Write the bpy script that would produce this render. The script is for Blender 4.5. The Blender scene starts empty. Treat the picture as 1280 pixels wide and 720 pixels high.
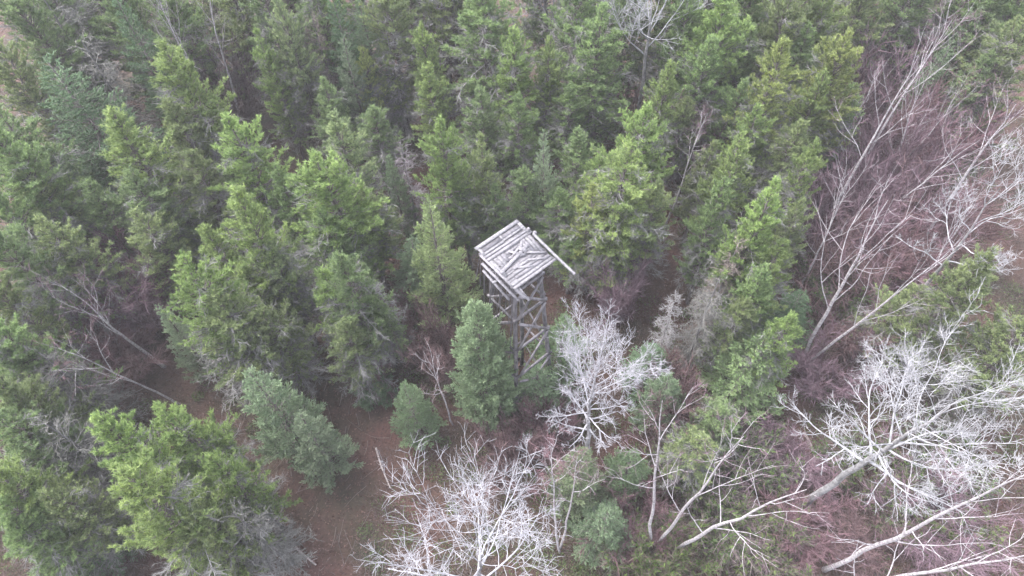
import bpy, math, random
import numpy as np
from mathutils import Matrix, Vector, Euler

# ------------------------------------------------------------------ camera, sky, sun, exposure
SC = bpy.context.scene
COL = SC.collection
R = math.radians
CAM_H, PITCH, FPX, ROLL = 38.0, 55.0, 850.0, -2.0
camd = bpy.data.cameras.new("camera")
cam = bpy.data.objects.new("camera", camd)
COL.objects.link(cam)
CAM_M = Matrix.Rotation(R(90 - PITCH), 3, 'X') @ Matrix.Rotation(R(ROLL), 3, 'Z')
cam.matrix_world = Matrix.Translation((0, 0, CAM_H)) @ CAM_M.to_4x4()
camd.sensor_width = 36.0
camd.lens = 36.0 * FPX / 1280.0
camd.clip_start = 0.1
camd.clip_end = 2000.0
SC.camera = cam

SUN_EL, SUN_AZ = 58.0, 300.0
w = bpy.data.worlds.new("World")
SC.world = w
w.use_nodes = True
nt = w.node_tree
bg = nt.nodes["Background"]
sky = nt.nodes.new("ShaderNodeTexSky")
sky.sky_type = 'NISHITA'
sky.sun_disc = False
sky.sun_elevation = R(SUN_EL)
sky.sun_rotation = R(SUN_AZ)
sky.air_density = 1.0
sky.dust_density = 3.0
hs = nt.nodes.new("ShaderNodeHueSaturation")          # a cloud deck greys the blue
hs.inputs['Saturation'].default_value = 0.34
nt.links.new(sky.outputs[0], hs.inputs['Color'])
nt.links.new(hs.outputs[0], bg.inputs[0])
bg.inputs[1].default_value = 0.15
sund = bpy.data.lights.new("sun", 'SUN')
sund.energy = 0.9
sund.angle = R(50)
sund.color = (1.0, 0.965, 0.94)
sun = bpy.data.objects.new("sun", sund)
COL.objects.link(sun)
_az = R(SUN_AZ)
_d = Vector((math.sin(_az) * math.cos(R(SUN_EL)), math.cos(_az) * math.cos(R(SUN_EL)), math.sin(R(SUN_EL))))
sun.rotation_euler = _d.to_track_quat('Z', 'Y').to_euler()
sun.location = (0, 0, 80)
SC.view_settings.view_transform = 'Standard'
SC.view_settings.look = 'None'
SC.view_settings.gamma = 1.0
SC.view_settings.use_curve_mapping = False
SC.view_settings.exposure = 2.4
SC.cycles.max_bounces = 6
SC.cycles.diffuse_bounces = 4
SC.cycles.transmission_bounces = 4

# ------------------------------------------------------------------ where a line of sight meets a height
def ray(px, py):
    v = CAM_M @ Vector(((px - 640.0) / FPX, -(py - 360.0) / FPX, -1.0))
    return v
def at_z(px, py, z=0.0):
    v = ray(px, py)
    t = (z - CAM_H) / v.z
    return Vector((v.x * t, v.y * t, z))
def dist_px(px, py, z):
    """metres per photo pixel at that spot"""
    v = ray(px, py)
    t = (z - CAM_H) / v.z
    return t / FPX
def height_at(base, px, py):
    """height on the vertical through base that is nearest to the line of sight"""
    v = ray(px, py)
    hv = Vector((v.x, v.y))
    t = hv.dot(Vector((base.x, base.y))) / hv.dot(hv)
    return CAM_H + v.z * t, Vector((v.x * t, v.y * t, CAM_H + v.z * t))

# ------------------------------------------------------------------ materials
def new_mat(name):
    m = bpy.data.materials.new(name)
    m.use_nodes = True
    n = m.node_tree.nodes
    l = m.node_tree.links
    return m, n, l, n["Principled BSDF"]

def leaf_mat(name, c0, c1, transl=0.42, rough=0.62):
    """needles / leaves: hue runs from c0 to c1 with each twig's own number, times the object's own tint"""
    m, n, l, p = new_mat(name)
    at = n.new("ShaderNodeAttribute"); at.attribute_name = "tint"; at.attribute_type = 'GEOMETRY'
    mx = n.new("ShaderNodeMix"); mx.data_type = 'RGBA'
    mx.inputs[6].default_value = (*c0, 1); mx.inputs[7].default_value = (*c1, 1)
    l.new(at.outputs['Fac'], mx.inputs[0])
    oi = n.new("ShaderNodeObjectInfo")
    mu = n.new("ShaderNodeMix"); mu.data_type = 'RGBA'; mu.blend_type = 'MULTIPLY'
    mu.inputs[0].default_value = 1.0
    l.new(mx.outputs[2], mu.inputs[6]); l.new(oi.outputs['Color'], mu.inputs[7])
    p.inputs['Roughness'].default_value = rough
    p.inputs['Specular IOR Level'].default_value = 0.25
    l.new(mu.outputs[2], p.inputs['Base Color'])
    tr = n.new("ShaderNodeBsdfTranslucent")
    l.new(mu.outputs[2], tr.inputs['Color'])
    ms = n.new("ShaderNodeMixShader"); ms.inputs[0].default_value = transl
    l.new(p.outputs[0], ms.inputs[1]); l.new(tr.outputs[0], ms.inputs[2])
    l.new(ms.outputs[0], n["Material Output"].inputs[0])
    return m

def bark_mat(name, c0, c1, scale=6.0, stretch=(1, 1, 0.25), rough=0.85, contrast=(0.35, 0.65), spots=None, bump=0.3):
    m, n, l, p = new_mat(name)
    tc = n.new("ShaderNodeTexCoord")
    mp = n.new("ShaderNodeMapping"); mp.inputs['Scale'].default_value = stretch
    oi0 = n.new("ShaderNodeObjectInfo")
    mr = n.new("ShaderNodeMath"); mr.operation = 'MULTIPLY'; mr.inputs[1].default_value = 40.0
    l.new(oi0.outputs['Random'], mr.inputs[0]); l.new(mr.outputs[0], mp.inputs['Location'])
    l.new(tc.outputs['Object'], mp.inputs[0])
    no = n.new("ShaderNodeTexNoise"); no.inputs['Scale'].default_value = scale; no.inputs['Detail'].default_value = 5
    l.new(mp.outputs[0], no.inputs['Vector'])
    cr = n.new("ShaderNodeValToRGB")
    cr.color_ramp.elements[0].position = contrast[0]; cr.color_ramp.elements[0].color = (*c0, 1)
    cr.color_ramp.elements[1].position = contrast[1]; cr.color_ramp.elements[1].color = (*c1, 1)
    l.new(no.outputs['Fac'], cr.inputs[0])
    out = cr.outputs[0]
    if spots:                                        # dark scars across pale bark
        mp2 = n.new("ShaderNodeMapping"); mp2.inputs['Scale'].default_value = (2, 2, 7)
        l.new(tc.outputs['Object'], mp2.inputs[0])
        n2 = n.new("ShaderNodeTexNoise"); n2.inputs['Scale'].default_value = 2.2; n2.inputs['Detail'].default_value = 3
        l.new(mp2.outputs[0], n2.inputs['Vector'])
        c2 = n.new("ShaderNodeValToRGB")
        c2.color_ramp.elements[0].position = 0.60; c2.color_ramp.elements[0].color = (0, 0, 0, 1)
        c2.color_ramp.elements[1].position = 0.66; c2.color_ramp.elements[1].color = (1, 1, 1, 1)
        l.new(n2.outputs['Fac'], c2.inputs[0])
        mx = n.new("ShaderNodeMix"); mx.data_type = 'RGBA'
        l.new(c2.outputs[0], mx.inputs[0]); l.new(out, mx.inputs[6]); mx.inputs[7].default_value = (*spots, 1)
        out = mx.outputs[2]
    oi = n.new("ShaderNodeObjectInfo")
    mu = n.new("ShaderNodeMix"); mu.data_type = 'RGBA'; mu.blend_type = 'MULTIPLY'; mu.inputs[0].default_value = 1.0
    l.new(out, mu.inputs[6]); l.new(oi.outputs['Color'], mu.inputs[7])
    l.new(mu.outputs[2], p.inputs['Base Color'])
    p.inputs['Roughness'].default_value = rough
    p.inputs['Specular IOR Level'].default_value = 0.2
    if bump:
        b = n.new("ShaderNodeBump"); b.inputs['Strength'].default_value = bump; b.inputs['Distance'].default_value = 0.02
        l.new(no.outputs['Fac'], b.inputs['Height']); l.new(b.outputs[0], p.inputs['Normal'])
    return m

M = {}
M['needle'] = leaf_mat('pine_needles', (0.165, 0.218, 0.118), (0.360, 0.430, 0.210))
M['spruce'] = leaf_mat('spruce_needles', (0.140, 0.190, 0.118), (0.265, 0.325, 0.200), 0.25)
M['twig'] = leaf_mat('bare_twigs', (0.092, 0.066, 0.074), (0.205, 0.155, 0.174), 0.12, 0.8)
M['deadtwig'] = leaf_mat('dead_grey_twigs', (0.13, 0.126, 0.124), (0.29, 0.282, 0.285), 0.08, 0.85)
M['leaf'] = leaf_mat('fallen_leaves', (0.058, 0.032, 0.028), (0.19, 0.122, 0.105), 0.1, 0.75)
M['green'] = leaf_mat('low_green_leaves', (0.055, 0.09, 0.035), (0.13, 0.165, 0.06), 0.25, 0.7)
M['pinebark'] = bark_mat('pine_bark', (0.09, 0.075, 0.072), (0.23, 0.20, 0.20))
M['deadbark'] = bark_mat('dead_branch_bark', (0.11, 0.10, 0.10), (0.22, 0.21, 0.22))
M['aspen'] = bark_mat('pale_bark', (0.14, 0.135, 0.138), (0.31, 0.30, 0.31), 5.0, (1, 1, .6), spots=(0.16, 0.14, 0.145))
M['limb'] = bark_mat('pale_branch_bark', (0.23, 0.227, 0.243), (0.43, 0.424, 0.45), 5.0, (1, 1, .6), bump=0.1)
M['birch'] = bark_mat('birch_bark', (0.22, 0.205, 0.21), (0.38, 0.362, 0.368), 4.0, (1, 1, 1.5), spots=(0.10, 0.085, 0.085))
M['wood'] = bark_mat('weathered_wood', (0.085, 0.081, 0.088), (0.225, 0.217, 0.235), 9.0, (1, 1, 1), rough=0.9, contrast=(0.22, 0.68))
M['wooddark'] = bark_mat('weathered_timber', (0.085, 0.080, 0.085), (0.195, 0.186, 0.197), 4.0, (1, 1, .5), rough=0.9)
M['log'] = bark_mat('fallen_log_bark', (0.20, 0.16, 0.155), (0.42, 0.37, 0.36), 6.0, (1, 1, 1))

def ground_mat():
    m, n, l, p = new_mat('forest_floor')
    tc = n.new("ShaderNodeTexCoord")
    n1 = n.new("ShaderNodeTexNoise"); n1.inputs['Scale'].default_value = 0.22; n1.inputs['Detail'].default_value = 6
    n2 = n.new("ShaderNodeTexNoise"); n2.inputs['Scale'].default_value = 7.0; n2.inputs['Detail'].default_value = 8; n2.inputs['Roughness'].default_value = 0.75
    l.new(tc.outputs['Object'], n1.inputs['Vector']); l.new(tc.outputs['Object'], n2.inputs['Vector'])
    c1 = n.new("ShaderNodeValToRGB")
    e = c1.color_ramp.elements
    e[0].position = .36; e[0].color = (.044, .043, .027, 1)
    e[1].position = .62; e[1].color = (.100, .054, .046, 1)
    l.new(n1.outputs['Fac'], c1.inputs[0])
    c2 = n.new("ShaderNodeValToRGB")
    e = c2.color_ramp.elements
    e[0].position = .3; e[0].color = (.45, .42, .42, 1)
    e[1].position = .72; e[1].color = (1.35, 1.25, 1.22, 1)
    l.new(n2.outputs['Fac'], c2.inputs[0])
    mu = n.new("ShaderNodeMix"); mu.data_type = 'RGBA'; mu.blend_type = 'MULTIPLY'; mu.inputs[0].default_value = 1
    l.new(c1.outputs[0], mu.inputs[6]); l.new(c2.outputs[0], mu.inputs[7])
    l.new(mu.outputs[2], p.inputs['Base Color'])
    p.inputs['Roughness'].default_value = 0.95
    b = n.new("ShaderNodeBump"); b.inputs['Strength'].default_value = .8; b.inputs['Distance'].default_value = .06
    l.new(n2.outputs['Fac'], b.inputs['Height']); l.new(b.outputs[0], p.inputs['Normal'])
    return m
M['ground'] = ground_mat()

def build_added_haze():  # air volume added to lift the blacks, like a camera's milky veil
    lo, hi = np.array([-140., -40., -1.3]), np.array([140., 190., 40.5])
    V = np.array([[x, y, z] for x in (0, 1) for y in (0, 1) for z in (0, 1)], float) * (hi - lo) + lo
    me = bpy.data.meshes.new('added_haze')
    me.from_pydata([tuple(v) for v in V], [], [(0, 1, 3, 2), (4, 6, 7, 5), (0, 4, 5, 1), (2, 3, 7, 6), (0, 2, 6, 4), (1, 5, 7, 3)])
    m = bpy.data.materials.new('added_haze_air'); m.use_nodes = True
    n = m.node_tree.nodes; n.remove(n["Principled BSDF"])
    v = n.new("ShaderNodeVolumePrincipled")
    v.inputs['Color'].default_value = (.93, .92, .96, 1)
    v.inputs['Density'].default_value = ADDED_HAZE
    m.node_tree.links.new(v.outputs[0], n["Material Output"].inputs['Volume'])
    me.materials.append(m)
    o = bpy.data.objects.new('added_haze', me); COL.objects.link(o)
    o['kind'] = 'stuff'; o['label'] = 'thin pale veil added over the forest to lift its darks'
    o.display_type = 'WIRE'
ADDED_HAZE = 0.0007
build_added_haze()

# ------------------------------------------------------------------ mesh helpers
def mesh_from(name, parts, mat):
    """parts: list of (verts Nx3, faces MxK, tint M or None), all joined into one mesh"""
    V, F3, F4, T3, T4 = [], [], [], [], []
    off = 0
    for v, f, t in parts:
        if len(v) == 0 or len(f) == 0: continue
        V.append(v)
        t = np.zeros(len(f)) if t is None else t
        if f.shape[1] == 3: F3.append(f + off); T3.append(t)
        else: F4.append(f + off); T4.append(t)
        off += len(v)
    me = bpy.data.meshes.new(name)
    V = np.concatenate(V).astype(np.float32)
    loops, sizes, tints = [], [], []
    if F3:
        f = np.concatenate(F3); loops.append(f.ravel()); sizes.append(np.full(len(f), 3)); tints += T3
    if F4:
        f = np.concatenate(F4); loops.append(f.ravel()); sizes.append(np.full(len(f), 4)); tints += T4
    loops = np.concatenate(loops).astype(np.int32)
    sizes = np.concatenate(sizes).astype(np.int32)
    me.vertices.add(len(V)); me.vertices.foreach_set('co', V.ravel())
    me.loops.add(len(loops)); me.loops.foreach_set('vertex_index', loops)
    me.polygons.add(len(sizes))
    starts = np.concatenate([[0], np.cumsum(sizes)[:-1]]).astype(np.int32)
    me.polygons.foreach_set('loop_start', starts)
    me.update(calc_edges=True)
    a = me.attributes.new('tint', 'FLOAT', 'FACE')
    a.data.foreach_set('value', np.concatenate(tints).astype(np.float32))
    me.materials.append(mat)
    me.validate()
    return me

def unit(v):
    return v / np.maximum(np.linalg.norm(v, axis=-1, keepdims=True), 1e-9)

def tubes(P, Rr, sides=4, tint=None, cap=True):
    """P (N,K,3) paths, Rr (N,K) radii -> one part"""
    N, K, _ = P.shape
    T = np.gradient(P, axis=1); T = unit(T)
    ref = np.tile(np.array([0.31, 0.17, 0.93]), (N, K, 1))
    bad = np.abs((T * ref).sum(-1)) > 0.9
    ref[bad] = np.array([0.9, 0.3, 0.1])
    A = unit(np.cross(T, ref)); B = np.cross(T, A)
    an = np.arange(sides) * 2 * np.pi / sides
    ring = P[:, :, None, :] + Rr[:, :, None, None] * (np.cos(an)[None, None, :, None] * A[:, :, None, :] + np.sin(an)[None, None, :, None] * B[:, :, None, :])
    V = ring.reshape(-1, 3)
    n, k, s = np.meshgrid(np.arange(N), np.arange(K - 1), np.arange(sides), indexing='ij')
    s2 = (s + 1) % sides
    idx = lambda n, k, s: (n * K + k) * sides + s
    F = np.stack([idx(n, k, s), idx(n, k, s2), idx(n, k + 1, s2), idx(n, k + 1, s)], -1).reshape(-1, 4)
    t = None if tint is None else np.repeat(tint, (K - 1) * sides)
    return V, F, t

def grow(rng, S, D, L, K, wob=0.15, trop=(0, 0, 0), bend=None):
    """S starts (N,3), D directions, L lengths -> paths (N,K,3)"""
    N = len(S)
    P = np.zeros((N, K, 3)); P[:, 0] = S
    d = unit(D.copy())
    trop = np.array(trop)
    for k in range(1, K):
        d = unit(d + rng.normal(0, wob, (N, 3)) + trop * (1.0 if bend is None else bend))
        P[:, k] = P[:, k - 1] + d * (L / (K - 1))[:, None]
    return P

def sample(P, idx, t):
    """points and tangents at parameter t on paths idx"""
    K = P.shape[1]
    x = np.clip(t, 0, 0.999) * (K - 1)
    i = np.floor(x).astype(int); f = (x - i)[:, None]
    a = P[idx, i]; b = P[idx, i + 1]
    return a + (b - a) * f, unit(b - a)

def spread(rng, T, ang, flat=None):
    """rotate tangents by ang about random axes; flat=True keeps the turn in the horizontal plane"""
    N = len(T)
    if flat is not None:
        side = unit(np.cross(T, np.array([0, 0, 1.0])) + 1e-6)
        side *= rng.choice([-1, 1], N)[:, None]
        side += rng.normal(0, flat, (N, 3))
    else:
        side = rng.normal(0, 1, (N, 3))
    side = unit(side - (side * T).sum(-1, keepdims=True) * T)
    return unit(np.cos(ang)[:, None] * T + np.sin(ang)[:, None] * side)

def blades(rng, C, D, L, W, tint):
    """thin needle-spray triangles: base at C, pointing along D"""
    N = len(C)
    side = rng.normal(0, 1, (N, 3))
    side = unit(side - (side * D).sum(-1, keepdims=True) * D)
    w = (W * 0.5)[:, None] * side
    V = np.stack([C - w, C + w, C + D * L[:, None]], 1).reshape(-1, 3)
    F = np.arange(N * 3).reshape(N, 3)
    return V, F, tint

# ------------------------------------------------------------------ tree kinds (meshes are shared by copies)
def make_pine(seed, H=13.0, RAD=2.3, crown0=0.26, nb=95, dead=0.5, full=1.0):
    """a jack pine: ragged tiers of upturned boughs, grey dead boughs below the living ones"""
    rng = np.random.default_rng(seed)
    K = 9
    z = np.linspace(-0.2, H * 0.985, K)
    tr = np.zeros((1, K, 3)); tr[0, :, 2] = z
    wander = np.cumsum(rng.normal(0, 0.07, (K, 2)), 0); wander -= wander[0]
    tr[0, :, :2] = wander
    rad = np.interp(z / H, [0, 0.06, 0.5, 1], [0.17, 0.135, 0.085, 0.015])[None]
    trunk = mesh_from('trunk', [tubes(tr, rad, 8)], M['pinebark'])
    # living boughs
    u = np.sort(rng.random(nb) ** 0.85)                                # 0 top .. 1 lowest
    lob = 0.78 + 0.22 * np.sin(u * 19 + rng.random() * 6)              # tiers
    zb = H * (1 - u * (1 - crown0)) - 0.12
    prof = np.interp(u, [0, .06, .2, .45, .75, 1], [.06, .24, .56, .90, 1.0, .84])
    az = np.arange(nb) * 2.399 + rng.normal(0, .5, nb)
    lobe_az = 1 + 0.22 * np.sin(az * 2 + rng.random() * 6) * rng.random()
    L = RAD * prof * lob * lobe_az * rng.uniform(.62, 1.12, nb)
    el = np.interp(u, [0, .2, .6, 1], [1.15, .80, .42, .10]) + rng.normal(0, .13, nb)
    S, _ = sample(tr, np.zeros(nb, int), np.clip((zb + .2) / (H * .985 + .2), 0, .999))
    D = np.stack([np.cos(az) * np.cos(el), np.sin(az) * np.cos(el), np.sin(el)], -1)
    B = grow(rng, S, D, L, 6, .09, (0, 0, .10))
    br = np.linspace(1, .25, 6)[None] * (0.012 + 0.012 * L)[:, None]
    # a leader at the top
    nt_ = np.maximum(3, (L * 15 * full).astype(int))
    idx = np.repeat(np.arange(nb), nt_)
    t = 0.22 + 0.78 * rng.random(len(idx)) ** .75
    P0, T0 = sample(B, idx, t)
    TD = spread(rng, T0, rng.uniform(.35, 1.0, len(idx)), .55)
    TL = rng.uniform(.16, .46, len(idx)) * (1.08 - .45 * t)
    TW = grow(rng, P0, TD, TL, 4, .12, (0, 0, .30))
    # needles in brushes along each shoot
    m = 18
    ii = np.repeat(np.arange(len(TW)), m)
    tt = .18 + .82 * rng.random(len(ii))
    C, TT = sample(TW, ii, tt)
    ND = spread(rng, TT, rng.uniform(.3, 1.0, len(ii)))
    ND = unit(ND + np.array([0, 0, .18]))
    shoot = np.clip(rng.normal(.45, .3, len(TW)) + rng.normal(0, .15, nb)[idx], 0, 1)
    tint = np.clip(shoot[ii] + rng.normal(0, .1, len(ii)), 0, 1)
    nl = blades(rng, C, ND, rng.uniform(.09, .19, len(ii)), rng.uniform(.020, .036, len(ii)), tint)
    crown = mesh_from('crown', [nl], M['needle'])
    boughs = [tubes(B, br, 4), tubes(TW[::2], np.tile(np.linspace(.008, .004, 4), (len(TW[::2]), 1)), 3)]
    # dead boughs, low in the crown and below it
    nlow = int(46 * dead) + 6; nup = 14
    nd = nlow + nup
    ud = rng.random(nd)
    zd = H * (crown0 + .36 - ud * .42)
    zd[nlow:] = H * (crown0 + (.9 - crown0) * (.08 + .9 * ud[nlow:]))
    azd = rng.random(nd) * 6.283
    Ld = RAD * rng.uniform(.45, 1.02, nd) * np.interp(zd / H, [0, .25, .6, .9], [.55, .95, .95, .4])
    Sd, _ = sample(tr, np.zeros(nd, int), zd / H)
    Dd = np.stack([np.cos(azd), np.sin(azd), rng.normal(.05, .2, nd)], -1)
    BD = grow(rng, Sd, Dd, Ld, 6, .13, (0, 0, -.05))
    nd2 = np.maximum(6, (Ld * 11).astype(int)); i2 = np.repeat(np.arange(nd), nd2)
    p2, t2 = sample(BD, i2, .2 + .8 * rng.random(len(i2)))
    d2 = spread(rng, t2, rng.uniform(.4, 1.0, len(i2)))
    B2 = grow(rng, p2, d2, rng.uniform(.2, .65, len(i2)), 4, .2, (0, 0, .03))
    i3 = np.repeat(np.arange(len(B2)), 6)
    p3, t3 = sample(B2, i3, .15 + .85 * rng.random(len(i3)))
    d3 = spread(rng, t3, rng.uniform(.3, 1.0, len(i3)))
    tw = blades(rng, p3, d3, rng.uniform(.12, .34, len(i3)), rng.uniform(.010, .019, len(i3)), rng.random(len(i3)))
    deadm = mesh_from('dead_branches', [tubes(BD, np.tile(np.linspace(.02, .008, 6), (nd, 1)), 4, rng.random(nd)),
                                        tubes(B2, np.tile(np.linspace(.011, .005, 4), (len(B2), 1)), 3, rng.random(len(B2))), tw], M['deadtwig'])
    bm_ = mesh_from('branches', boughs, M['pinebark'])
    return dict(H=H, RAD=RAD, parts=[('trunk', trunk), ('branches', bm_), ('crown', crown), ('dead_branches', deadm)])

def make_spruce(seed, H=9.0, RAD=1.6, crown0=0.05, nb=190, soft=0.0, dens=1.0, mat='spruce', full=False):
    """a spruce or fir: even cone of flat boughs that droop and turn up at the tips"""
    rng = np.random.default_rng(seed)
    z = np.linspace(-.2, H * .99, 7)
    tr = np.zeros((1, 7, 3)); tr[0, :, 2] = z
    tr[0, :, :2] = np.cumsum(rng.normal(0, .025, (7, 2)), 0)
    trunk = mesh_from('trunk', [tubes(tr, np.linspace(.12, .012, 7)[None], 7)], M['pinebark'])
    u = (np.arange(nb) + rng.random(nb)) / nb
    u = u ** .72
    zb = H * (1 - u * (1 - crown0)) - .05
    prof = np.interp(u, [0, .05, .3, .6, .85, 1], [.05, .13, .50, .84, 1.0, .94])
    if full: prof = np.interp(u, [0, .05, .2, .4, .7, 1], [.08, .22, .58, .84, 1.0, .92])
    az = np.arange(nb) * 2.399 + rng.normal(0, .3, nb)
    L = RAD * prof * rng.uniform(.58, 1.15, nb) + .06
    bt = rng.normal(0, .16, nb)
    el = np.interp(u, [0, .15, .5, 1], [1.0, .5, .12 + .3 * soft, -.22 + .45 * soft]) + rng.normal(0, .12, nb)
    S, _ = sample(tr, np.zeros(nb, int), (zb + .2) / (H * .99 + .2))
    D = np.stack([np.cos(az) * np.cos(el), np.sin(az) * np.cos(el), np.sin(el)], -1)
    B = grow(rng, S, D, L, 6, .04, (0, 0, .055 + .16 * soft))
    nt_ = np.maximum(4, (L * 15 * dens).astype(int)); idx = np.repeat(np.arange(nb), nt_)
    t = .12 + .88 * rng.random(len(idx)) ** (.8 - .35 * soft)
    P0, T0 = sample(B, idx, t)
    TD = spread(rng, T0, rng.uniform(.4, .95, len(idx)), .18 + .6 * soft)
    TL = (np.minimum(.5, .26 + .22 * L[idx])) * (1.12 - .75 * t) * rng.uniform(.7, 1.15, len(idx)) + .06
    TW = grow(rng, P0, TD, TL, 4, .06, (0, 0, .03 + .2 * soft))
    m = 15
    ii = np.repeat(np.arange(len(TW)), m)
    C, TT = sample(TW, ii, .05 + .95 * rng.random(len(ii)))
    ND = spread(rng, TT, rng.uniform(.35, .95, len(ii)))
    ND = unit(ND + np.array([0, 0, .12]))
    tint = np.clip(rng.normal(.42, .16, len(TW))[ii] + rng.normal(0, .12, len(ii)) + bt[idx][ii], 0, 1)
    nl = blades(rng, C, ND, rng.uniform(.06, .12, len(ii)), rng.uniform(.028, .046, len(ii)), tint)
    crown = mesh_from('crown', [nl], M[mat])
    br = np.linspace(1, .3, 6)[None] * (.007 + .008 * L)[:, None]
    bm_ = mesh_from('branches', [tubes(B, br, 3), tubes(TW[::2], np.tile(np.linspace(.006, .003, 4), (len(TW[::2]), 1)), 3)], M['pinebark'])
    return dict(H=H, RAD=RAD, parts=[('trunk', trunk), ('branches', bm_), ('crown', crown)])

def make_dead(seed, H=9.0, RAD=1.2, nb=110, lich=0.0):
    """a dead or lichen-hung conifer: whorls of thin drooping grey branches"""
    rng = np.random.default_rng(seed)
    tr = np.zeros((1, 7, 3)); tr[0, :, 2] = np.linspace(-.2, H, 7)
    trunk = mesh_from('trunk', [tubes(tr, np.linspace(.11, .012, 7)[None], 6)], M['deadbark'])
    u = rng.random(nb) ** .8
    zb = H * (1 - u * .88) - .05
    az = rng.random(nb) * 6.283
    L = RAD * np.interp(u, [0, .2, .7, 1], [.15, .6, 1, .8]) * rng.uniform(.5, 1.1, nb)
    el = np.interp(u, [0, .2, 1], [.6, .15, -.25]) + rng.normal(0, .15, nb)
    S, _ = sample(tr, np.zeros(nb, int), zb / H)
    D = np.stack([np.cos(az) * np.cos(el), np.sin(az) * np.cos(el), np.sin(el)], -1)
    B = grow(rng, S, D, L, 6, .12, (0, 0, .0))
    n2 = np.maximum(5, (L * 12).astype(int)); i2 = np.repeat(np.arange(nb), n2)
    p2, t2 = sample(B, i2, .15 + .85 * rng.random(len(i2)))
    B2 = grow(rng, p2, spread(rng, t2, rng.uniform(.4, 1, len(i2))), rng.uniform(.15, .5, len(i2)), 4, .22, (0, 0, -.05))
    i3 = np.repeat(np.arange(len(B2)), 8)
    p3, t3 = sample(B2, i3, rng.random(len(i3)))
    tw = blades(rng, p3, spread(rng, t3, rng.uniform(.3, 1.1, len(i3))), rng.uniform(.07, .2, len(i3)), rng.uniform(.012, .022, len(i3)), rng.random(len(i3)))
    crown = mesh_from('branches', [tubes(B, np.tile(np.linspace(.018, .007, 6), (nb, 1)), 4, rng.random(nb)),
                                   tubes(B2, np.tile(np.linspace(.009, .005, 4), (len(B2), 1)), 3, rng.random(len(B2))), tw], M['deadtwig'])
    return dict(H=H, RAD=RAD, parts=[('trunk', trunk), ('branches', crown)])

def make_shrub(seed, H=2.2, RAD=1.2, leaf=0.0, mat='twig', stems=26):
    """a leafless thicket of fine stems; leaf adds small green leaves"""
    rng = np.random.default_rng(seed)
    az = rng.random(stems) * 6.283
    S = np.stack([np.cos(az), np.sin(az), np.zeros(stems)], -1) * (rng.random(stems) * RAD * .35)[:, None]
    S[:, 2] = -.05
    D = np.stack([np.cos(az) * .42, np.sin(az) * .42, np.ones(stems)], -1) + rng.normal(0, .12, (stems, 3))
    B = grow(rng, S, D, H * rng.uniform(.6, 1.05, stems), 7, .12)
    i2 = np.repeat(np.arange(stems), 20)
    p2, t2 = sample(B, i2, .2 + .8 * rng.random(len(i2)))
    B2 = grow(rng, p2, spread(rng, t2, rng.uniform(.35, .8, len(i2))), rng.uniform(.25, .6, len(i2)) * H / 2.2, 4, .15, (0, 0, .06))
    i3 = np.repeat(np.arange(len(B2)), 12)
    p3, t3 = sample(B2, i3, .1 + .9 * rng.random(len(i3)))
    tw = blades(rng, p3, spread(rng, t3, rng.uniform(.25, .8, len(i3))), rng.uniform(.15, .40, len(i3)), rng.uniform(.009, .017, len(i3)), rng.random(len(i3)))
    st = mesh_from('stems', [tubes(B, np.tile(np.linspace(.016, .007, 7), (stems, 1)), 4, rng.random(stems)),
                             tubes(B2, np.tile(np.linspace(.008, .004, 4), (len(B2), 1)), 3, rng.random(len(B2))), tw], M[mat])
    parts = [('stems', st)]
    if leaf > 0:
        n = int(5200 * leaf)
        i4 = rng.integers(0, len(B2), n)
        p4, t4 = sample(B2, i4, rng.random(n))
        lf = blades(rng, p4, spread(rng, t4, rng.uniform(.4, 1.3, n)), rng.uniform(.08, .15, n), rng.uniform(.04, .075, n), rng.random(n))
        parts.append(('foliage', mesh_from('foliage', [lf], M['green'])))
    return dict(H=H, RAD=RAD, parts=parts)

# ------------------------------------------------------------------ tagging and planting
def tag(o, label=None, cat=None, group=None, kind=None):
    if label: o['label'] = label
    if cat: o['category'] = cat
    if group: o['group'] = group
    if kind: o['kind'] = kind
    return o
def empty(name, loc, rz=0.0):
    o = bpy.data.objects.new(name, None)
    o.empty_display_size = 0.3
    COL.objects.link(o)
    o.location = loc
    o.rotation_euler = (0, 0, rz)
    return o
def part(name, me, parent, color=None):
    o = bpy.data.objects.new(name, me)
    COL.objects.link(o)
    o.parent = parent
    if color: o.color = (*color, 1)
    return o

TINT = {'lime': (1.04, 1.08, .84), 'yellow': (1.14, 1.08, .80), 'green': (.92, 1.02, .88), 'olive': (1.0, .98, .92), 'dark': (.62, .76, .66),
        'pale': (1.2, 1.18, 1.22), 'blue': (1.10, 1.15, 1.12), 'bright': (1.04, 1.14, .84), 'grey': (.78, .78, .74), 'w': (1, 1, 1),
        'purple': (1.18, 1.06, 1.15), 'cream': (1.35, 1.32, .98), 'red': (1.10, .88, .90), 'brown': (1.08, .93, .86), 'dullgreen': (.88, .95, .90),
        'white': (1.4, 1.38, 1.4), 'lich': (1.0, 1.1, 1.0)}
PROTO = {}
def proto(kind, i):
    k = (kind, i)
    if k not in PROTO:
        s = 100 * (hash_kind[kind]) + i * 7 + 3
        if kind == 'pine':
            c0 = [.26, .20, .34, .24, .30, .22, .38][i % 7]
            PROTO[k] = make_pine(s, 13, 2.3, c0, nb=[215, 235, 190, 220, 200, 240, 185][i % 7], dead=[.5, .3, .9, .6, 1.0, .4, .8][i % 7])
        elif kind == 'spruce': PROTO[k] = make_spruce(s, 9, 1.6)
        elif kind == 'fir': PROTO[k] = make_spruce(s, 9, 1.7, soft=.5, nb=135, dens=1.3)
        elif kind == 'dead': PROTO[k] = make_dead(s)
        elif kind == 'shrub': PROTO[k] = make_shrub(s)
        elif kind == 'bush': PROTO[k] = make_shrub(s, leaf=1.0)
    return PROTO[k]
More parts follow.
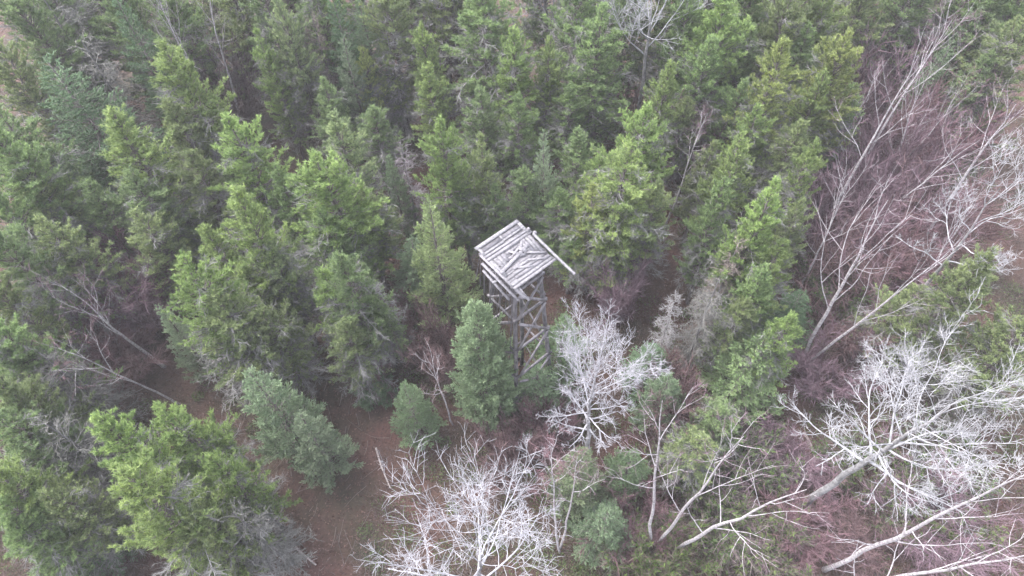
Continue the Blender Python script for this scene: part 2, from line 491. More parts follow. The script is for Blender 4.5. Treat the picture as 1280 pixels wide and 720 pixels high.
hash_kind = {'pine': 1, 'spruce': 2, 'fir': 3, 'dead': 4, 'shrub': 5, 'bush': 6}
VARIANTS = {'pine': 7, 'spruce': 3, 'fir': 3, 'dead': 3, 'shrub': 4, 'bush': 2}
COUNT = {}
WIDE = {'pine': 1.27, 'spruce': 1.15, 'fir': 1.1, 'shrub': 1.3, 'bush': 1.2}
NAMES = {'pine': ('pine_tree', 'pine tree', 'pines of the forest'), 'spruce': ('spruce_tree', 'spruce tree', 'spruces among the pines'),
         'fir': ('fir_tree', 'fir tree', 'firs among the pines'), 'dead': ('dead_tree', 'dead tree', 'dead grey conifers'),
         'shrub': ('shrub', 'shrub', 'leafless shrubs between the trees'), 'bush': ('bush', 'bush', 'green bushes on the forest floor')}
ARND = random.Random(5)
def plant(kind, px, py, h, wpx, tint, label, lean=None, var=None, rzv=None):
    """a tree whose top is seen at px, py of the photo, h metres tall, its crown wpx photo pixels wide"""
    i = COUNT.get(kind, 0); COUNT[kind] = i + 1
    if kind == 'pine': h *= 1.06
    pr = proto(kind, (i if var is None else var) % VARIANTS[kind])
    top = at_z(px, py, h)
    mpp = dist_px(px, py + 40, h * .7)
    rad = wpx * .5 * mpp * WIDE.get(kind, 1.0)
    nm, cat, grp = NAMES[kind]
    o = empty(nm, (top.x, top.y, 0), ARND.random() * 6.283 if rzv is None else rzv)
    if lean: o.rotation_euler = (lean[0], lean[1], o.rotation_euler.z)
    s = rad / pr['RAD']
    o.scale = (s, s, h / pr['H'])
    tag(o, label, cat, grp)
    j = ARND.uniform(.9, 1.1)
    for pn, me in pr['parts']:
        c = None
        if pn in ('crown', 'stems', 'foliage'): c = tuple(q * j for q in TINT[tint])
        if pn in ('branches', 'dead_branches') and kind == 'dead': c = TINT[tint]
        part(pn, me, o, c)
    return o

def bare(name, label, cat, grp, base, top, seed, crown_r, bole=.35, nl=9, ang=(35, 65), lv=(7, 6, 4), rbase=.14, style='aspen',
         up=.07, wob=.14, h=None, fork=None, twig=0.0, twigtint='purple', lenp=(1, 1, .6), rmin=.0062, tip=.55, col=None):
    """a leafless tree: trunk from its foot at base to its tip at top (photo pixels), limbs with their own branches"""
    rng = np.random.default_rng(seed)
    b = at_z(*base, 0) if not isinstance(base, Vector) else base
    if h is None:
        hh, tp = height_at(b, *top)
    else:
        tp = at_z(top[0], top[1], h); hh = h
    lean = math.degrees(math.atan2((Vector((tp.x, tp.y)) - Vector((b.x, b.y))).length, hh))
    print('bare %-14s h=%.1f lean=%.0f' % (name, hh, lean))
    o = empty(name, (b.x, b.y, 0))
    tag(o, label, cat, grp)
    K = 12
    t = np.linspace(0, 1, K)
    e = np.array([tp.x - b.x, tp.y - b.y, tp.z])
    tr = np.zeros((1, K, 3))
    tr[0] = t[:, None] * e[None]
    tr[0, 0, 2] = -.15
    sw = np.cumsum(rng.normal(0, .05 if style == 'birch' else .09, (K, 3)), 0); sw -= sw[0] + (sw[-1] - sw[0]) * t[:, None]
    sw[:, 2] = 0
    tr[0] += sw
    rt = rbase * np.interp(t, [0, .05, .5, 1], [1.25, 1, .68, .12])
    mt = M['birch'] if style == 'birch' else M['aspen']
    trunk = part('trunk', mesh_from('trunk', [tubes(tr, rt[None], 9)], mt), o, col)
    u = np.sort(rng.random(nl)); u = .5 * u + .5 * (np.arange(nl) + .5) / nl
    tl = bole + (0.97 - bole) * u
    S, T = sample(tr, np.zeros(nl, int), tl)
    az = np.arange(nl) * 2.399 + rng.normal(0, .35, nl)
    a = np.radians(np.interp(u, [0, 1], [ang[1], ang[0]]) + rng.normal(0, 6, nl))
    ref = unit(np.cross(T, np.array([[.0, 1., 0.]]))); ref2 = np.cross(T, ref)
    side = np.cos(az)[:, None] * ref + np.sin(az)[:, None] * ref2
    D = unit(np.cos(a)[:, None] * T + np.sin(a)[:, None] * side)
    L = crown_r * np.interp(u, [0, .4, .8, 1], [lenp[0], lenp[1], (lenp[1] + lenp[2]) / 2, lenp[2]]) * rng.uniform(.85, 1.15, nl) / np.maximum(np.sin(a), .55)
    B1 = grow(rng, S, D, L, 10, wob, (0, 0, up))
    r1 = np.interp(tl, [0, .05, .5, 1], [1.25, 1, .68, .12]) * rbase * .5
    r1 = np.clip(r1 * (.8 if style == 'birch' else 1), .02, None)
    q = np.linspace(0, 1, 10)
    R1 = r1[:, None] * (1 - .82 * q)[None]
    lim = M['limb'] if style == 'aspen' else M['birch']
    for k in range(nl):
        ps = [tubes(B1[k:k + 1], R1[k:k + 1], 6)]
        n2 = max(3, int(lv[0] * L[k] / max(L.mean(), .1)))
        i2 = np.zeros(n2, int)
        t2 = .22 + .74 * (np.arange(n2) + rng.random(n2)) / n2
        p2, d2 = sample(B1[k:k + 1], i2, t2)
        L2 = L[k] * rng.uniform(.30, .52, n2) * (1.15 - .62 * t2)
        B2 = grow(rng, p2, spread(rng, d2, np.radians(rng.uniform(30, 62, n2))), L2, 7, wob * 1.15, (0, 0, up * 1.3))
        rr = np.interp(t2, [0, 1], [1, .25]) * r1[k] * .5 + rmin * .5
        ps.append(tubes(B2, rr[:, None] * np.linspace(1, .42, 7)[None], 5))
        n3 = lv[1]
        i3 = np.repeat(np.arange(n2), n3)
        t3 = .2 + .8 * rng.random(len(i3))
        p3, d3 = sample(B2, i3, t3)
        L3 = L2[i3] * rng.uniform(.3, .6, len(i3)) * (1.1 - .45 * t3)
        B3 = grow(rng, p3, spread(rng, d3, np.radians(rng.uniform(28, 65, len(i3)))), L3, 5, wob * 1.3, (0, 0, up * 1.6))
        r3 = np.maximum(rr[i3] * .55, rmin * 1.25)
        b3 = tubes(B3, r3[:, None] * np.linspace(1, .6, 5)[None], 4, rng.random(len(B3)))
        if twig <= 0: ps.append(b3)
        n4 = lv[2]
        if n4:
            i4 = np.repeat(np.arange(len(B3)), n4)
            p4, d4 = sample(B3, i4, .2 + .8 * rng.random(len(i4)))
            L4 = np.clip(L3[i4] * rng.uniform(.3, .7, len(i4)), .12, tip)
            B4 = grow(rng, p4, spread(rng, d4, np.radians(rng.uniform(25, 60, len(i4)))), L4, 4, wob * 1.2, (0, 0, up * 2))
            ps.append(tubes(B4, np.tile(np.linspace(rmin * 1.0, rmin * .7, 4), (len(B4), 1)), 3))
        ob = part('limb', mesh_from('limb', ps, lim), o, col)
        if twig > 0:
            src = B3
            n5 = int(twig * len(src))
            i5 = rng.integers(0, len(src), n5)
            p5, d5 = sample(src, i5, .1 + .9 * rng.random(n5))
            tw = blades(rng, p5, spread(rng, d5, rng.uniform(.15, .7, n5)), rng.uniform(.22, .62, n5), rng.uniform(.009, .017, n5), rng.random(n5))
            part('twigs', mesh_from('twigs', [b3, tw], M['twig']), ob, TINT[twigtint])
    return o

#@@STRUCT
# ------------------------------------------------------------------ the ground: one sheet with gentle rises under the whole forest
def build_ground():
    n = 150
    rng = np.random.default_rng(1)
    g = np.linspace(-1, 1, n)
    s = np.sign(g) * (np.abs(g) ** 2.2) * 600
    X, Y = np.meshgrid(s, s + 25, indexing='ij')
    Z = .06 * np.sin(X * .7 + 1) * np.sin(Y * .55) + .05 * np.sin(X * 1.7 + Y * 1.3)
    Z *= np.exp(-((X / 90) ** 2 + ((Y - 25) / 90) ** 2))
    V = np.stack([X, Y, Z - .06], -1).reshape(-1, 3)
    i, j = np.meshgrid(np.arange(n - 1), np.arange(n - 1), indexing='ij')
    F = np.stack([i * n + j, (i + 1) * n + j, (i + 1) * n + j + 1, i * n + j + 1], -1).reshape(-1, 4)
    o = bpy.data.objects.new('ground', mesh_from('ground', [(V, F, None)], M['ground']))
    COL.objects.link(o)
    tag(o, kind='structure')
build_ground()

def in_view(rng, n, m=60, ymin=-60, ymax=780):
    px = rng.uniform(-m, 1280 + m, n); py = rng.uniform(ymin, ymax, n)
    v = np.array(CAM_M) @ np.stack([(px - 640) / FPX, -(py - 360) / FPX, -np.ones(n)])
    t = -CAM_H / v[2]
    return px, py, np.stack([v[0] * t, v[1] * t, np.zeros(n)], -1)

def build_litter():
    rng = np.random.default_rng(2)
    px, py, C = in_view(rng, 90000)
    C[:, 2] = rng.uniform(.02, .08, len(C))
    az = rng.random(len(C)) * 6.283
    D = unit(np.stack([np.cos(az), np.sin(az), rng.normal(.1, .25, len(C))], -1))
    v, f, t = blades(rng, C, D, rng.uniform(.07, .16, len(C)), rng.uniform(.06, .12, len(C)), rng.random(len(C)) ** 1.6)
    o = bpy.data.objects.new('leaf_litter', mesh_from('leaf_litter', [(v, f, t)], M['leaf']))
    COL.objects.link(o)
    tag(o, 'reddish brown fallen leaves covering the forest floor and the clearing', 'leaf litter', kind='stuff')
build_litter()

def build_sticks():
    rng = np.random.default_rng(8)
    px, py, C = in_view(rng, 2600)
    C[:, 2] = rng.uniform(.03, .10, len(C))
    az = rng.random(len(C)) * 6.283
    D = np.stack([np.cos(az), np.sin(az), rng.normal(.03, .06, len(C))], -1)
    B = grow(rng, C, D, rng.uniform(.3, 1.6, len(C)) ** 1.3, 5, .12)
    o = bpy.data.objects.new('fallen_sticks', mesh_from('fallen_sticks', [tubes(B, np.tile(np.linspace(.018, .008, 5), (len(C), 1)), 4, rng.random(len(C)))], M['deadtwig']))
    COL.objects.link(o)
    o.color = (.7, .6, .56, 1)
    tag(o, 'thin fallen sticks lying among the leaves of the clearing and under the trees', 'sticks', kind='stuff')
build_sticks()

def on_trail(px, py):
    """the open leaf-covered clearing left of the middle at the bottom"""
    xc = np.interp(py, [430, 520, 600, 660, 720], [432, 440, 400, 370, 385])
    hw = np.interp(py, [430, 520, 600, 660, 720], [26, 48, 75, 78, 70])
    return (np.abs(px - xc) < hw) & (py > 430)

def build_undergrowth():
    rng = np.random.default_rng(3)
    px, py, C = in_view(rng, 4200)
    keep = ~on_trail(px, py)
    C = C[keep]; px = px[keep]
    n = len(C)
    m = 75
    i = np.repeat(np.arange(n), m)
    size = rng.uniform(.4, 1.5, n)
    az = rng.random(len(i)) * 6.283
    rr = rng.random(len(i)) ** .7 * size[i] * .9
    P = C[i] + np.stack([np.cos(az) * rr, np.sin(az) * rr, np.zeros(len(i))], -1)
    P[:, 2] = rng.random(len(i)) * size[i] * .8
    D = unit(np.stack([np.cos(az) * .6, np.sin(az) * .6, np.ones(len(i))], -1) + rng.normal(0, .45, (len(i), 3)))
    tw = blades(rng, P, D, rng.uniform(.2, .55, len(i)), rng.uniform(.010, .02, len(i)), rng.random(len(i)))
    o = bpy.data.objects.new('undergrowth', mesh_from('undergrowth', [tw], M['twig']))
    COL.objects.link(o)
    o.color = (.78, .80, .70, 1)
    tag(o, 'low tangle of bare brown stems under the trees', 'undergrowth', kind='stuff')
    # low green plants
    px, py, C = in_view(rng, 1100)
    C = C[~on_trail(px, py)]
    n = len(C); m = 150
    i = np.repeat(np.arange(n), m)
    size = rng.uniform(.3, 1.0, n)
    az = rng.random(len(i)) * 6.283
    rr = rng.random(len(i)) ** .6 * size[i]
    P = C[i] + np.stack([np.cos(az) * rr, np.sin(az) * rr, rng.random(len(i)) * size[i] * .7], -1)
    D = unit(np.stack([np.cos(az), np.sin(az), np.full(len(i), .6)], -1) + rng.normal(0, .5, (len(i), 3)))
    lf = blades(rng, P, D, rng.uniform(.07, .16, len(i)), rng.uniform(.04, .08, len(i)), rng.random(len(i)))
    o = bpy.data.objects.new('ground_cover', mesh_from('ground_cover', [lf], M['green']))
    COL.objects.link(o)
    tag(o, 'patches of low dull green plants on the forest floor', 'ground cover', kind='stuff')
build_undergrowth()

#@@TOWER
# ------------------------------------------------------------------ the old wooden watch tower
def box_part(c, sx, sy, sz, rot=None):
    V = np.array([[x, y, z] for x in (-1, 1) for y in (-1, 1) for z in (-1, 1)], float) * np.array([sx, sy, sz]) * .5
    if rot is not None: V = V @ np.array(rot).T
    F = np.array([[0, 1, 3, 2], [4, 6, 7, 5], [0, 4, 5, 1], [2, 3, 7, 6], [0, 2, 6, 4], [1, 5, 7, 3]])
    return V + np.array(c), F, None
def bar(p, q, w, h=None, roll=0.0):
    """a squared timber from p to q"""
    p = Vector(p); q = Vector(q)
    d = q - p
    rot = d.to_track_quat('X', 'Z').to_matrix() @ Matrix.Rotation(roll, 3, 'X')
    return box_part((p + q) / 2, d.length, w, h or w, rot)
def pole(p, q, r0, r1, seed=0, bow=.02, sides=8):
    rng = np.random.default_rng(seed)
    t = np.linspace(0, 1, 7)
    P = np.array(p)[None] * (1 - t)[:, None] + np.array(q)[None] * t[:, None]
    P += np.sin(t * np.pi)[:, None] * rng.normal(0, bow, 3)[None]
    v, f, _ = tubes(P[None], np.linspace(r0, r1, 7)[None], sides)
    n = len(v)
    f2 = []
    a = list(range(sides))
    v = np.concatenate([v, P[:1], P[-1:]])
    for s in range(sides):
        f2.append([n, (s + 1) % sides, s, s]); o = n - sides
        f2.append([n + 1, o + s, o + (s + 1) % sides, o + (s + 1) % sides])
    tri = np.array(f2)[:, :3]
    return [(v, f, None), (v, tri, None)]

def build_tower():
    rng = np.random.default_rng(11)
    ZR = 13.9
    c = at_z(645, 318, ZR)
    o = empty('watch_tower', (c.x, c.y, 0), R(39))
    tag(o, 'tall weathered grey wooden watch tower with a collapsing plank roof', 'watch tower')
    def P(name, parts, mat='wooddark', par=o, col=None):
        ob = part(name, mesh_from(name, parts, M[mat]), par, col)
        return ob
    top, bot = .70, 1.42
    hw = lambda z: bot + (top - bot) * z / ZR
    cor = lambda sx, sy, z: (sx * hw(z), sy * hw(z), z)
    k = 0
    for sx, sy in ((-1, -1), (1, -1), (1, 1), (-1, 1)):
        k += 1
        P('leg', pole(cor(sx, sy, -.3), cor(sx, sy, ZR - .08), .125, .105, k, .03, 9), col=(1.0, .98, 1.0))
    lv = [.5, 2.9, 5.3, 7.9, 10.5, 12.6]
    faces = [((-1, -1), (1, -1)), ((1, -1), (1, 1)), ((1, 1), (-1, 1)), ((-1, 1), (-1, -1))]
    for fi, (a, b) in enumerate(faces):
        nx = Vector(((a[0] + b[0]) / 2, (a[1] + b[1]) / 2, 0)) * .115
        def q(s, z): return Vector(cor(s[0], s[1], z)) + nx
        def q2(s, z): return Vector(cor(s[0], s[1], z)) + nx * 1.75
        for z in lv:
            k += 1
            d = (q(b, z) - q(a, z)).normalized() * .18
            if fi in (1, 2) and z > 1 and z < 12 and k % 2: continue
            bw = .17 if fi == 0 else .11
            P('beam', [bar(q(a, z) - d, q(b, z + rng.normal(0, .06)) + d, .09, bw)], col=(1.3, 1.27, 1.3) if fi == 0 else (.9, .88, .9))  # front beams tinted brighter than the rest, light put into the colour
        for j in range(5):
            z0, z1 = lv[j], lv[j + 1]
            k += 1
            if fi in (1, 2) and j % 2: continue
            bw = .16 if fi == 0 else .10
            P('brace', [bar(q2(a, z0 + .1), q2(b, z1 - .12), .07, bw)], col=(1.3, 1.27, 1.3) if fi == 0 else (.95, .93, .95))  # front braces get the same painted brightness, other faces stay darker
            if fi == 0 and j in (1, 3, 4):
                P('brace', [bar(q(b, z0 + .15) + nx * 1.6, q(a, z1 - .15) + nx * 1.6, .06, .14)], col=(1.4, 1.36, 1.4))  # counter braces of the front, their brightness also painted by tint
    # plank wall of round sticks that hangs on under the roof's left edge
    ws = []
    for y in np.linspace(-1.15, 1.2, 17):
        z1 = ZR - .15
        z0 = ZR - rng.uniform(2.0, 6.5)
        x = -hw(ZR) - .42
        ws += pole((x - rng.uniform(.0, .25) - (ZR - z0) * .05, y + rng.normal(0, .15), z0), (x, y, z1), .017, .022, int(y * 100) + 300, .03, 6)
    P('wall', ws, col=(.62, .60, .64))  # sticks tinted dark, the shade of the dim left side painted in
    # floor of the lookout
    fl = []
    for i in range(9):
        x = -.78 + i * .195
        fl.append(box_part((x, 0, 12.72 + rng.normal(0, .004)), .17, 1.7, .04))
    P('floor', fl)
    # the roof: frame, the sound strip of planks along the back, broken jumble over the rest
    tilt = Matrix.Rotation(R(8), 3, 'X') @ Matrix.Rotation(R(1), 3, 'Y')
    def T(x, y, z=0.0):
        v = tilt @ Vector((x, y, z)); return (v.x, v.y, v.z + ZR)
    def board(x0, y0, x1, y1, wd=.14, th=.028, z=0.0, z2=None):
        if z > 0: z = .016 + (z - .02) * .42; z2 = None if z2 is None else .016 + (z2 - .02) * .42
        th = min(th, .028)
        return bar(T(x0, y0, z), T(x1, y1, z if z2 is None else z2), wd * 1.12, th)
    HX, HY = 1.24, 1.30
    deck = []
    # rafters below
    for x in (-1.0, -.35, .35, 1.0):
        deck.append(board(x, -HY + .03, x, HY - .03, .09, .11, -.09))
    for y in (-1.1, 1.1):
        deck.append(board(-HX + .02, y, HX - .02, y, .10, .12, -.21))
    # underlying deck planks run with the long edge
    y = -HY + .08
    i = 0
    while y < HY - .05:
        wd = rng.uniform(.12, .17)
        hole = -.55 < y < .45
        if hole and i % 3 == 0:
            deck.append(board(-HX + rng.uniform(0, .1), y, -.25 + rng.normal(0, .1), y + rng.normal(0, .015), wd, .026, 0))
            deck.append(board(.55 + rng.normal(0, .1), y, HX - rng.uniform(0, .08), y + rng.normal(0, .015), wd, .026, 0))
        else:
            deck.append(board(-HX + rng.uniform(0, .1), y, HX - rng.uniform(0, .1), y + rng.normal(0, .012), wd, .026, rng.normal(0, .003)))
        y += wd + rng.uniform(.006, .022); i += 1
    deck.append(bar(T(0, -HY + .05, -.03), T(0, HY - .05, -.03), 2 * HX - .1, .018))
    ro = P('roof', deck, 'wood', col=(.90, .89, .90))
    def plank(*a, col=(1, 1, 1), **kw):
        P('plank', [board(*a, **kw)], 'wood', ro, col)
    # raised rim of the sound strip (two sunk panels between)
    plank(-HX - .04, HY + .0, HX + .02, HY + .02, wd=.17, th=.05, z=.065, col=(1.06, 1.05, 1.06))
    plank(-HX, .86, .0, .85, wd=.10, th=.04, z=.06)
    plank(-.02, .90, HX, .91, wd=.10, th=.04, z=.065)
    plank(-HX + .08, 1.20, -HX + .07, .78, wd=.12, th=.045, z=.07)
    plank(HX - .05, 1.22, HX - .05, .55, wd=.15, th=.045, z=.072)
    plank(.05, 1.20, .04, .92, wd=.09, th=.04, z=.05)
    plank(-HX + .2, 1.06, 0, 1.07, wd=.2, th=.02, z=.03, col=(.66, .65, .68))
    plank(.12, 1.08, HX - .15, 1.06, wd=.2, th=.02, z=.03, col=(.8, .79, .82))
    # long boards along the break
    plank(-HX - .02, .70, HX + .05, .66, wd=.11, th=.04, z=.085, col=(1.05, 1.04, 1.05))
    plank(-HX + .0, .52, HX + .12, .50, wd=.13, th=.035, z=.075, col=(1.05, 1.04, 1.05))
    # the jumble
    plank(-HX + .10, .42, -HX + .16, -.62, wd=.13, z=.05)
    plank(-HX + .34, .40, -HX + .38, -.35, wd=.15, z=.045, col=(.9, .89, .9))
    plank(-HX + .52, .40, -HX + .55, -.28, wd=.13, z=.05)
    plank(-HX + .72, .38, -HX + .74, -.1, wd=.14, z=.045, col=(.88, .87, .9))
    plank(-HX + .03, -.35, .75, .05, wd=.15, z=.085, z2=.14, col=(1.1, 1.09, 1.1))
    plank(-.2, .32, .30, -.30, wd=.11, z=.12, col=(1.08, 1.07, 1.08))
    plank(-.15, .02, .42, .20, wd=.10, z=.16, col=(1.1, 1.09, 1.1))
    plank(.1, -.25, .62, .36, wd=.10, z=.10, col=(1.04, 1.03, 1.05))
    plank(.62, .42, .60, -.42, wd=.12, z=.06)
    plank(.78, .44, .74, -.35, wd=.12, z=.055, col=(.86, .85, .88))
    plank(.95, .44, .92, -.5, wd=.13, z=.06)
    plank(1.12, .46, 1.06, -.65, wd=.13, z=.055, col=(.92, .91, .93))
    plank(.35, -.15, 1.1, -.75, wd=.11, z=.105, col=(1.05, 1.04, 1.05))
    plank(-.6, -.52, .5, -.62, wd=.13, z=.06, col=(.95, .94, .96))
    plank(-.75, -.72, .9, -.78, wd=.14, z=.055)
    plank(-.8, -.92, 1.15, -.95, wd=.14, z=.05, col=(.92, .91, .93))
    plank(-.4, -.6, .2, -.95, wd=.10, z=.10, col=(1.08, 1.07, 1.08))
    plank(.2, -.55, .95, -1.0, wd=.09, z=.12, col=(1.08, 1.07, 1.08))
    plank(-HX + .05, -1.12, HX - .02, -1.13, wd=.12, th=.04, z=.05)
    plank(-HX + .02, -HY, HX + .06, -HY + .02, wd=.12, th=.05, z=.055, col=(1.05, 1.04, 1.05))
    plank(.3, .16, .46, -.2, wd=.16, z=.18, col=(1.1, 1.09, 1.1))
    # boards slipping off the left edge
    plank(-HX - .05, .95, -HX + .10, -1.95, wd=.13, th=.04, z=.03, z2=-.05, col=(1.08, 1.07, 1.08))
    plank(-HX - .24, .60, -HX - .10, -1.75, wd=.11, th=.035, z=-.06, z2=-.25, col=(1.02, 1.01, 1.03))
    plank(-HX - .38, .35, -HX - .3, -1.4, wd=.10, th=.035, z=-.2, z2=-.5, col=(.95, .94, .96))
    plank(-HX + .28, -.6, -HX + .2, -2.1, wd=.10, th=.035, z=-.01, z2=-.1, col=(1.05, 1.04, 1.05))
    plank(-HX - .42, -.35, -HX - .12, -.42, wd=.09, th=.05, z=-.3, col=(1.1, 1.1, 1.1))
    # the post stub at the right edge
    P('post', [bar(T(HX + .02, .62, -.3), T(HX + .02, .62, .22), .12), bar(T(HX + .06, .30, -.2), T(HX + .18, .32, .16), .13)], 'wood', col=(1.05, 1.04, 1.05))
    # loose pole lying over the right edge, a thing of its own
    a = Vector(T(HX + .03, .30, .16)); b = Vector(T(HX + .16, -2.40, .02))
    Mz = Matrix.Rotation(R(39), 3, 'Z')
    pr = bpy.data.objects.new('loose_pole', mesh_from('loose_pole', pole(Mz @ a, Mz @ b, .07, .065, 5, .01, 8), M['wood']))
    COL.objects.link(pr)
    pr.location = (c.x, c.y, 0)
    pr.color = (1.1, 1.09, 1.1, 1)
    tag(pr, 'loose grey pole sticking out over the right edge of the tower roof', 'pole')
build_tower()

#@@TREES
P, S, F, D_, SH, BU = (lambda k: (lambda *a, **kw: plant(k, *a, **kw)))('pine'), (lambda *a, **kw: plant('spruce', *a, **kw)), (lambda *a, **kw: plant('fir', *a, **kw)), (lambda *a, **kw: plant('dead', *a, **kw)), (lambda *a, **kw: plant('shrub', *a, **kw)), (lambda *a, **kw: plant('bush', *a, **kw))

# --- hero tree in front of the tower: a young fir with a dense blue green cone
h = make_spruce(777, 12.4, 2.2, crown0=.05, nb=420, soft=.75, dens=1.25, full=True)
t_ = at_z(597, 379, 12.4)
o = empty('fir_tree', (t_.x, t_.y, 0))
tag(o, 'dense blue green conical fir standing directly in front of the wooden tower', 'fir tree', 'firs among the pines')
for pn, me in h['parts']: part(pn, me, o, (1.32, 1.36, 1.28) if pn == 'crown' else None)

# --- top left
D_(52, -6, 13, 95, 'grey', 'grey green lichen hung dead conifer in the top left corner')
D_(100, 48, 12, 80, 'grey', 'drooping grey dead conifer with curled bare branch ends, in the upper left')
S(140, -8, 14, 62, 'dark', 'tall dark green spruce at the top edge, left of the bare forked birch')
S(62, 78, 13, 125, 'dark', 'broad dark green spruce with sweeping boughs under the drooping dead conifer')
S(48, 185, 9, 100, 'dark', 'lower dark green spruce at the left edge below the broad dark one')
F(98, 180, 7.5, 52, 'blue', 'small pale blue green fir squeezed between dark spruces and lime pines')
P(192, 52, 14, 100, 'lime', 'tall yellow green pine left of the bare forked birch')
P(140, 136, 12.5, 112, 'lime', 'wide lime pine just right of the small blue green fir')
P(215, 130, 11, 85, 'olive', 'olive grey pine below the bare forked birch')
P(288, 137, 12.5, 100, 'bright', 'fresh green pine below the bare forked birch, right of the olive grey pine')
P(345, -6, 13, 62, 'pale', 'slender pale pine at the top edge right of the birches')
P(322, 40, 11, 55, 'bright', 'small bright green pine leaning against the slender pale pine')
D_(385, 5, 12, 50, 'brown', 'brown grey dead conifer at the top edge beside a dark fir')
S(415, -10, 13, 60, 'dark', 'narrow dark green spruce at the top edge left of the middle')
F(428, 48, 11, 58, 'pale', 'pale grey green fir with layered boughs below the narrow dark spruce')
S(450, 2, 12, 58, 'dullgreen', 'dull green spruce at the top edge beside the narrow dark spruce')
P(450, 60, 9, 48, 'yellow', 'small yellow green pine left of the silvery dead spruce')
D_(480, 24, 11, 58, 'white', 'silvery dead spruce with fine drooping branches near the top middle')
P(526, 26, 11, 58, 'lime', 'slim lime pine right of the silvery dead spruce')
P(536, 78, 9.5, 66, 'lime', 'small round topped lime pine below the slim lime pine')
P(603, -14, 13, 122, 'green', 'large mid green pine at the top edge near the middle')
P(640, 30, 12, 85, 'bright', 'bright green pine right below the large mid green pine')
P(686, 48, 11, 58, 'lime', 'narrow lime pine between the large mid green pine and the rounded dark one')
P(748, 4, 13, 98, 'green', 'deep green pine at the top edge left of the white bare aspen')
P(420, 140, 11.5, 78, 'pale', 'pale green pine with a soft crown above the row of lime pines')
P(385, 186, 13, 128, 'bright', 'big bright green pine left of the middle with grey dead boughs below')
P(345, 205, 10, 80, 'green', 'mid green pine tucked behind the big bright green pine on its left')
P(468, 130, 8, 70, 'dullgreen', 'dull green low pine in the gap left of the central lime pine')
P(543, 152, 12.5, 82, 'bright', 'central lime pine standing behind the yellow green fir')
P(596, 110, 10, 74, 'dullgreen', 'dull green pine behind the central lime pine on its right')
P(602, 172, 11, 60, 'olive', 'olive pine right of the central lime pine above the tower roof')
F(485, 196, 8, 46, 'blue', 'small blue green fir left of the central lime pine')
D_(500, 176, 9, 44, 'purple', 'purple grey leafless conifer behind the small blue green fir')
P(650, 118, 10, 70, 'green', 'mid green pine behind the pale pointed spruce')
F(682, 164, 11.5, 56, 'pale', 'pale pointed fir with a thin leader, straight above the tower roof')
P(655, 205, 8.5, 64, 'dullgreen', 'dull green pine close behind the tower roof')
P(722, 160, 9, 70, 'dullgreen', 'dull green pine right of the pale pointed fir')
# --- right of the middle, top
P(838, 74, 12, 66, 'lime', 'lime pine below the white bare aspen at the top')
P(800, 128, 12, 90, 'bright', 'bright green pine right of the dark gap, below the top aspen')
P(785, 182, 12.5, 116, 'lime', 'big lime pine right of the tower with a fan of upturned boughs')
P(745, 235, 9.5, 74, 'yellow', 'small yellowish pine between the tower and the big lime pine')
P(825, 225, 10, 66, 'olive', 'olive pine on the right flank of the big lime pine')
P(868, -18, 13, 84, 'green', 'mid green pine at the top edge right of the white bare aspen')
P(918, -22, 14, 112, 'bright', 'tall bright green pine at the top edge right of the middle')
P(890, 42, 12, 84, 'green', 'green pine with a dense crown below the tall bright green one')
P(985, -20, 13, 90, 'olive', 'olive green pine at the top edge left of the purple birches')
P(1040, -16, 12, 80, 'lime', 'lime pine at the top edge nearest the purple birches')
P(945, 30, 11, 66, 'dullgreen', 'dull green pine wedged between two taller pines at upper right')
P(985, 54, 13, 84, 'yellow', 'yellow green pine with two rounded tiers at upper right')
P(1062, 34, 13, 96, 'yellow', 'broad yellow olive pine beside the leaning purple birches')
P(1030, 88, 11, 72, 'lime', 'lime pine leaning toward the leaning purple birches')
P(1000, 148, 10, 74, 'olive', 'olive pine with grey twigs below the broad yellow olive pine')
P(925, 100, 10, 70, 'green', 'green pine above the reddish brown thicket')
P(932, 166, 11.5, 76, 'lime', 'lime pine right of the reddish brown thicket')
P(975, 222, 13, 86, 'bright', 'tall bright pine right of the dark gap, its trunk side grey with dead boughs')
P(1022, 175, 11, 62, 'lime', 'slim lime pine at the foot of the leaning birches')
P(912, 225, 11, 66, 'green', 'green pine left of the tall bright pine beside the dark gap')
P(958, 330, 9.5, 78, 'green', 'shaded green pine below the tall bright pine')
P(985, 395, 8.5, 70, 'bright', 'bright green pine at the lower end of the pine row on the right')
F(955, 425, 7, 112, 'bright', 'wide low bright green fir left of the big bare aspen on the right')
# --- left middle
P(58, 268, 10.5, 90, 'olive', 'olive green pine at the left edge above the purple birch thicket')
P(160, 215, 10, 90, 'dullgreen', 'dull green pine below the wide lime pine at left')
P(175, 262, 9, 88, 'olive', 'olive pine with a flat crown left of the blue green sapling')
F(206, 262, 7, 42, 'blue', 'blue green fir sapling between the left pines')
P(288, 232, 13.5, 96, 'lime', 'tall lime pine left of the middle, dead grey boughs along its right side', var=2)
P(330, 300, 10, 84, 'pale', 'pale pine with many bare grey boughs, below the tall lime pine', var=2)
P(230, 322, 12.5, 108, 'bright', 'broad bright lime pine right of the leaning left birch', var=4)
F(196, 380, 8, 54, 'pale', 'pale soft fir at the left foot of the broad bright lime pine')
P(270, 375, 10.5, 112, 'olive', 'olive pine full of grey twigs, lower left of the middle', var=2)
P(330, 385, 9, 90, 'grey', 'greyish half dead pine right of the olive pine, over the clearing', var=4)
P(432, 320, 11, 92, 'dullgreen', 'dull green pine with a bare lower trunk beside the clearing', var=2)
P(400, 260, 10, 90, 'green', 'green pine under the big bright green pine left of the middle', var=4)
F(538, 256, 11.5, 92, 'cream', 'yellow green layered fir left of the tower')
S(512, 300, 7, 70, 'dullgreen', 'small dull green spruce behind the yellow green layered fir')
